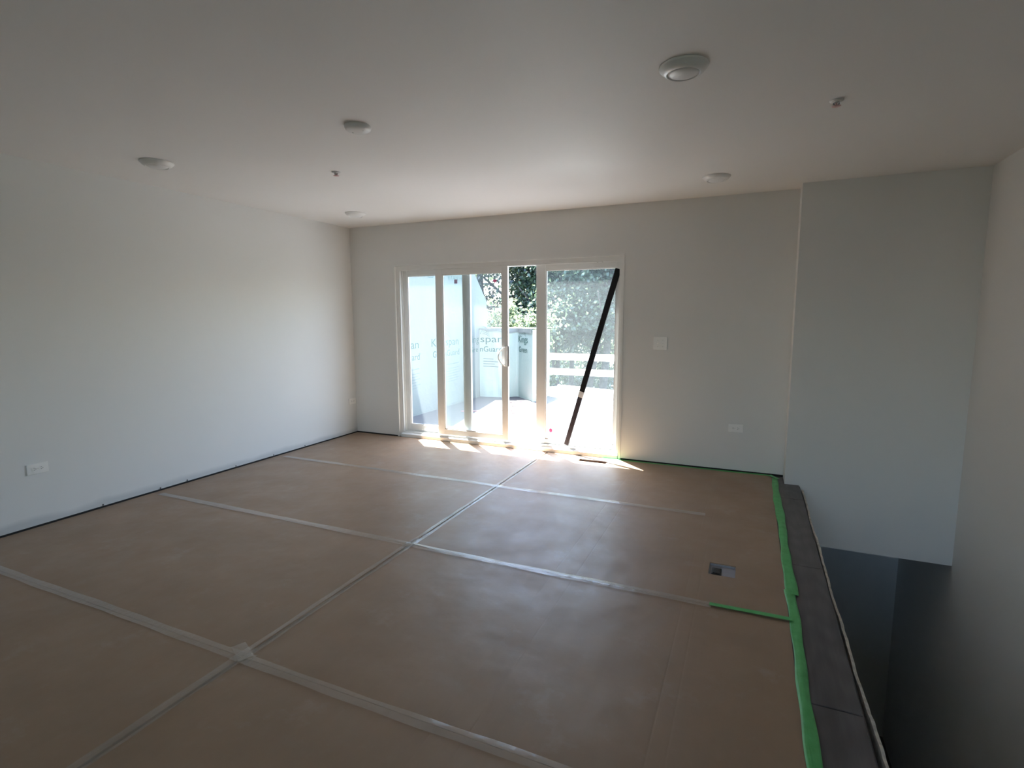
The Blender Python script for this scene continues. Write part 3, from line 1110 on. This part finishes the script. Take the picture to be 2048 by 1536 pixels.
def strip(name, p0, p1, width, mat_, z=0.0006, wob=0.0025, lift=0.0012, step=0.03, seed=1, ruck=(), thick=0.0005, cols=6, slit=False):
    """a tape strip from p0 to p1 with slightly uneven edges and rucks (t, length, height)"""
    rn = random.Random(seed)
    a, b = Vector((*p0, 0)), Vector((*p1, 0))
    L = (b - a).length
    d = (b - a) / L
    nr = Vector((-d.y, d.x, 0))
    n_ = max(4, int(L / step))
    bm = bmesh.new()
    topv, botv = [], []
    ph = [rn.uniform(0, 6) for _ in range(6)]
    for i in range(n_ + 1):
        t = L * i / n_
        ew = [wob * (math.sin(5.1 * t + ph[s]) + 0.6 * math.sin(17 * t + ph[s + 2])) for s in (0, 1)]
        rowt, rowb = [], []
        for c in range(cols + 1):
            u = -1 + 2 * c / cols
            off = u * width / 2 + (ew[0] if u < 0 else ew[1]) * abs(u)
            h = z + lift * (0.5 + 0.5 * math.sin(7 * t + ph[3] + 2 * u)) * (1 - 0.8 * abs(u))
            for tc, ln, hh_ in ruck:
                h += hh_ * math.exp(-((t - tc) / ln) ** 2) * (1 - u * u) * (0.6 + 0.4 * math.sin(60 * t + 5 * u))
            p = a + d * t + nr * off
            rowt.append(bm.verts.new((p.x, p.y, h + thick)))
            rowb.append(bm.verts.new((p.x, p.y, h)))
        topv.append(rowt)
        botv.append(rowb)
    for i in range(n_):
        for c in range(cols):
            if slit and c == cols // 2:
                continue
            bm.faces.new((topv[i][c], topv[i][c + 1], topv[i + 1][c + 1], topv[i + 1][c]))
            if mat_ is not M['clear']:
                bm.faces.new((botv[i][c], botv[i + 1][c], botv[i + 1][c + 1], botv[i][c + 1]))
        if mat_ is M['clear']:
            continue
        bm.faces.new((topv[i][0], topv[i + 1][0], botv[i + 1][0], botv[i][0]))
        bm.faces.new((topv[i][cols], botv[i][cols], botv[i + 1][cols], topv[i + 1][cols]))
    if mat_ is M['clear']:
        bmesh.ops.delete(bm, geom=[v for row in botv for v in row], context='VERTS')
    return link_mesh(name, bm, mat_, smooth=True)


CT = 'clear tape strips over the paper seams'
tag(strip('clear_tape', (XS, -0.24), (XS, Y2 - 0.06), 0.055, M['clear'], z=0.0012, seed=3, ruck=((2.1, 0.05, 0.006),), cols=7, slit=True),
    'clear tape along the central seam from the door to the middle crossing', 'tape', CT)
tag(strip('clear_tape', (XS - 0.004, Y2 + 0.09), (XS - 0.006, Y3 - 0.03), 0.060, M['clear'], z=0.0020, seed=4, ruck=((0.05, 0.05, 0.007),), cols=7, slit=True),
    'clear tape along the central seam from the middle crossing to the near crossing', 'tape', CT)
tag(strip('clear_tape', (XS - 0.008, Y3 + 0.06), (XS - 0.010, Y4), 0.058, M['clear'], z=0.0012, seed=5),
    'clear tape along the central seam from the near crossing to the viewer', 'tape', CT)
for yy, nm, sd_ in ((Y1, 'crossing nearest the door', 11), (Y2, 'middle crossing', 21), (Y3, 'crossing nearest the viewer', 31)):
    tag(strip('clear_tape', (0.10, yy + 0.006), (XS + 0.05, yy - 0.002), 0.054, M['clear'], z=0.0032, seed=sd_, ruck=((2.40, 0.06, 0.006),)),
        'clear tape over the cross seam left of the %s' % nm, 'tape', CT)
    xe = {Y1: 4.14, Y2: 4.26, Y3: 4.45}[yy]
    rk = {Y1: ((0.3, 0.1, 0.003), (1.1, 0.12, 0.003)), Y2: ((0.12, 0.09, 0.007), (0.7, 0.2, 0.003), (1.2, 0.2, 0.003)),
          Y3: ((0.98, 0.03, 0.010), (1.25, 0.2, 0.004))}[yy]
    tag(strip('clear_tape', (XS - 0.04, yy - 0.012), (xe, yy - 0.006), 0.054, M['clear'], z=0.0042, seed=sd_ + 1, ruck=rk),
        'clear tape over the cross seam right of the %s' % nm, 'tape', CT)
tag(strip('clear_tape', (XS - 0.085, Y3 + 0.045), (XS + 0.03, Y3 - 0.012), 0.058, M['clear'], z=0.0070, seed=41, lift=0.004),
    'short slanting clear tape patch stuck over the crossing nearest the viewer', 'tape', CT)

GT = 'green painters tape'
tag(strip('green_tape', (4.622, -0.10), (4.630, -2.235), 0.052, M['green'], z=0.0014, seed=51, wob=0.004, lift=0.005,
          ruck=((0.5, 0.25, 0.004), (1.3, 0.2, 0.006), (1.9, 0.1, 0.004))),
    'green tape along the right paper edge, far length beside the bare planks', 'tape', GT)
tag(strip('green_tape', (4.620, -2.19), (4.632, -4.93), 0.046, M['green'], z=0.0006, seed=52, wob=0.004, lift=0.006,
          ruck=((0.15, 0.12, 0.008), (0.9, 0.3, 0.005), (1.6, 0.3, 0.007), (2.2, 0.2, 0.005))),
    'green tape along the right paper edge, near length running to the viewer', 'tape', GT)
tag(strip('green_tape', (4.252, -2.500), (4.612, -2.494), 0.029, M['green'], z=0.0080, seed=53, lift=0.001, wob=0.0012),
    'short green tape crosswise on the right paper sheets', 'tape', GT)
tag(strip('green_tape', (3.08, -0.030), (4.60, -0.022), 0.034, M['green'], z=0.0008, seed=54, lift=0.002),  # left end extended in front of the jamb, added to bounce green sunlight
    'green tape along the foot of the door wall right of the door', 'tape', GT)
tag(strip('green_tape', (4.585, -0.030), (4.645, -0.135), 0.040, M['green'], z=0.0090, seed=55, lift=0.002, step=0.015),
    'small slanting green tape piece at the far paper corner', 'tape', GT)

# ================================================================ DOOR BRACE AND STICKERS
br = thing('door_brace', 'black diagonal brace bar with a white tape band leaning in the right door panel', 'brace', (2.672, 0.0545, 0.066))
top_ = Vector((3.186, 0.0, 1.79))
dv = top_.normalized()
ang = math.atan2(dv.x, dv.z)


def brace_seg(name, a, b, wd, dp, mat_):
    bm = box(-wd / 2, wd / 2, -dp / 2, dp / 2, a, b, bevel=0.004)
    o = link_mesh(name, bm, mat_, br, rot=(0, math.atan2(0.512, 1.79), 0))
    return o


LB = math.hypot(0.512, 1.79)
brace_seg('lower_tube', 0.012, 0.545, 0.050, 0.018, M['brace_low'])
brace_seg('upper_tube', 0.60, LB, 0.056, 0.022, M['black'])
brace_seg('tape_band', 0.540, 0.605, 0.059, 0.0235, M['white_band'])

hp = []
for k in range(28):
    a = 2 * PI * k / 28
    hp.append((0.0014 * 16 * math.sin(a) ** 3, 0.0014 * (13 * math.cos(a) - 5 * math.cos(2 * a) - 2 * math.cos(3 * a) - math.cos(4 * a))))
tag(link_mesh('heart_sticker', prism(hp, 'y', -0.0008, 0.0), M['pink'], loc=(1.872, 0.0440, 1.777)),
    'pink heart sticker at the top of the sliding panel glass', 'sticker')
tag(link_mesh('square_sticker', box(-0.019, 0.019, -0.0008, 0, -0.022, 0.022), M['mauve'], loc=(1.369, 0.0955, 1.789)),
    'mauve square sticker at the top of the left panel glass', 'sticker')
dp_ = [(0.019 * math.cos(2 * PI * k / 16), 0.022 * math.sin(2 * PI * k / 16)) for k in range(16)]
tag(link_mesh('round_sticker', prism(dp_, 'y', -0.0008, 0.0), M['pink'], loc=(2.49, 0.0955, 0.207)),
    'small pink round sticker low on the right panel glass', 'sticker')


# ================================================================ CEILING FIXTURES
def disk_light(label, x, y):
    t = thing('disk_light', label, 'ceiling light', (x, y, H), group='white disk ceiling lights')
    bm = bmesh.new()
    lathe(bm, [(0.100, -0.0005), (0.101, -0.005), (0.098, -0.010), (0.084, -0.023), (0.069, -0.033), (0.0655, -0.032), (0.064, -0.022), (0.0, -0.022)], 48)
    link_mesh('trim_ring', bm, M['white_enamel'], t, True)
    bm = bmesh.new()
    lathe(bm, [(0.063, -0.0225), (0.062, -0.029), (0.052, -0.0340), (0.035, -0.0375), (0.018, -0.039), (0.0, -0.0395)], 48)
    link_mesh('lens', bm, M['lens'], t, True)
    return t


disk_light('white disk ceiling light nearest the viewer, right of centre', 4.065, -2.683)
disk_light('white disk ceiling light nearest to the left wall on the viewer side', 0.686, -2.690)
disk_light('white disk ceiling light in the far right of the ceiling near the door wall', 4.084, -0.715)
disk_light('white disk ceiling light in the far left corner by the door wall', 0.684, -0.705)
t = thing('ceiling_blank_cover', 'small round white blank cover at the middle of the ceiling', 'ceiling cover', (2.362, -2.680, H))
bm = bmesh.new()
lathe(bm, [(0.070, -0.0005), (0.071, -0.008), (0.067, -0.020), (0.058, -0.026), (0.030, -0.029), (0.0, -0.030)], 40)
link_mesh('cover_dome', bm, M['white_enamel'], t, True)
bm = bmesh.new()
for a in (-0.035, 0.035):
    lathe(bm, [(0.004, -0.0268), (0.004, -0.031), (0.0, -0.0315)], 10, a, 0)
link_mesh('screw', bm, M['chrome'], t)['kind'] = 'stuff'


def sprinkler(label, x, y):
    t = thing('sprinkler_head', label, 'sprinkler', (x, y, H), group='ceiling sprinkler heads')
    bm = bmesh.new()
    lathe(bm, [(0.030, -0.0005), (0.030, -0.003), (0.022, -0.007), (0.016, -0.008)], 24)
    lathe(bm, [(0.016, -0.0075), (0.012, -0.012), (0.0, -0.012)], 20)
    link_mesh('escutcheon', bm, M['white_enamel'], t, True)
    bm = bmesh.new()
    for s in (-1, 1):
        tube(bm, [(s * 0.010, 0, -0.008), (s * 0.013, 0, -0.014), (s * 0.006, 0, -0.022), (0, 0, -0.025)], 0.0028, 6)
    link_mesh('frame_arm', bm, M['grey_metal'], t, True)
    bm = bmesh.new()
    lathe(bm, [(0.0, -0.025), (0.020, -0.025), (0.021, -0.027), (0.0, -0.029)], 20)
    link_mesh('deflector', bm, M['pink_bulb'], t, True)
    bm = bmesh.new()
    tube(bm, [(0, 0, -0.009), (0, 0, -0.022)], 0.004, 8)
    link_mesh('bulb', bm, M['pink_bulb'], t, True)


sprinkler('small sprinkler head on the left half of the ceiling', 1.597, -1.997)
sprinkler('small sprinkler head on the right half of the ceiling', 4.700, -2.000)


# ================================================================ OUTLETS AND SWITCH
def outlet(label, loc, rz, single=False):
    """horizontal duplex receptacle; faces local -y, plate centre at loc"""
    t = thing('wall_outlet', label, 'outlet', loc, (0, 0, rz), 'horizontal wall outlets')
    link_mesh('cover_plate', box(-0.0605, 0.0605, -0.0065, 0.0, -0.0355, 0.0355, bevel=0.003, seg=2), M['white_plastic'], t)
    for s in (-1, 1):
        bm = bmesh.new()
        pts = []
        for k in range(20):
            a = 2 * PI * k / 20
            pts.append((s * 0.0195 + max(-0.0125, min(0.0125, 0.0165 * math.cos(a))), 0.0155 * math.sin(a)))
        o = link_mesh('receptacle', prism(pts, 'y', -0.0085, -0.006), M['white_plastic'], t)
        sb = bmesh.new()
        for zz in (-0.006, 0.006):
            bx(sb, s * 0.0195 - 0.005, s * 0.0195 + 0.003, -0.0091, -0.0083, zz - 0.0011, zz + 0.0011)
        lathe_pts = [(s * 0.0195 + 0.0075 + 0.0022 * math.cos(2 * PI * k / 10), 0.0022 * math.sin(2 * PI * k / 10)) for k in range(10)]
        A = [sb.verts.new((p[0], -0.0091, p[1])) for p in lathe_pts]
        sb.faces.new(A)
        link_mesh('slot', sb, M['slot'], o)
    sb = bmesh.new()
    bx(sb, -0.0015, 0.0015, -0.0078, -0.006, -0.0015, 0.0015)
    link_mesh('screw', sb, M['chrome'], t)


outlet('white outlet on the long left wall at the viewer end', (0.0, -3.230, 0.398), PI / 2)
outlet('white outlet on the left wall beside the far corner', (0.0, -0.076, 0.393), PI / 2)
outlet('white outlet low on the door wall, right of the door', (4.290, 0.0, 0.398), 0)

t = thing('light_switch', 'white double light switch on the wall right of the door', 'switch', (3.606, 0.0, 1.150))
link_mesh('cover_plate', box(-0.0625, 0.0625, -0.0065, 0.0, -0.0590, 0.0590, bevel=0.003, seg=2), M['white_plastic'], t)
for s, up in ((-1, 1), (1, -1)):
    o = link_mesh('switch_frame', box(s * 0.023 - 0.0075, s * 0.023 + 0.0075, -0.0078, -0.006, -0.014, 0.014), M['white_plastic'], t)
    link_mesh('toggle', prism([(-0.0075, -0.006), (-0.0075, 0.006), (-0.019, 0.0025 + up * 0.007), (-0.019, -0.0025 + up * 0.007)], 'x',
                              s * 0.023 - 0.0045, s * 0.023 + 0.0045), M['white_plastic'], o)
sb = bmesh.new()
for s in (-1, 1):
    for zz in (-0.030, 0.030):
        bx(sb, s * 0.023 - 0.002, s * 0.023 + 0.002, -0.0075, -0.006, zz - 0.002, zz + 0.002)
link_mesh('screw', sb, M['chrome'], t)['kind'] = 'stuff'

# drywall screw heads left showing at the foot of the left wall
for i, y in enumerate((-3.55, -2.86, -2.43, -2.2, -1.72, -1.28, -0.86)):
    bm = bmesh.new()
    bx(bm, 0.0, 0.004, -0.004, 0.004, -0.006, 0.004)
    tag(link_mesh('drywall_screw', bm, M['slot'], loc=(0.0005, y, 0.019)), 'tiny dark screw head at the bottom edge of the left wall', 'screw',
        'screw heads along the left wall foot')
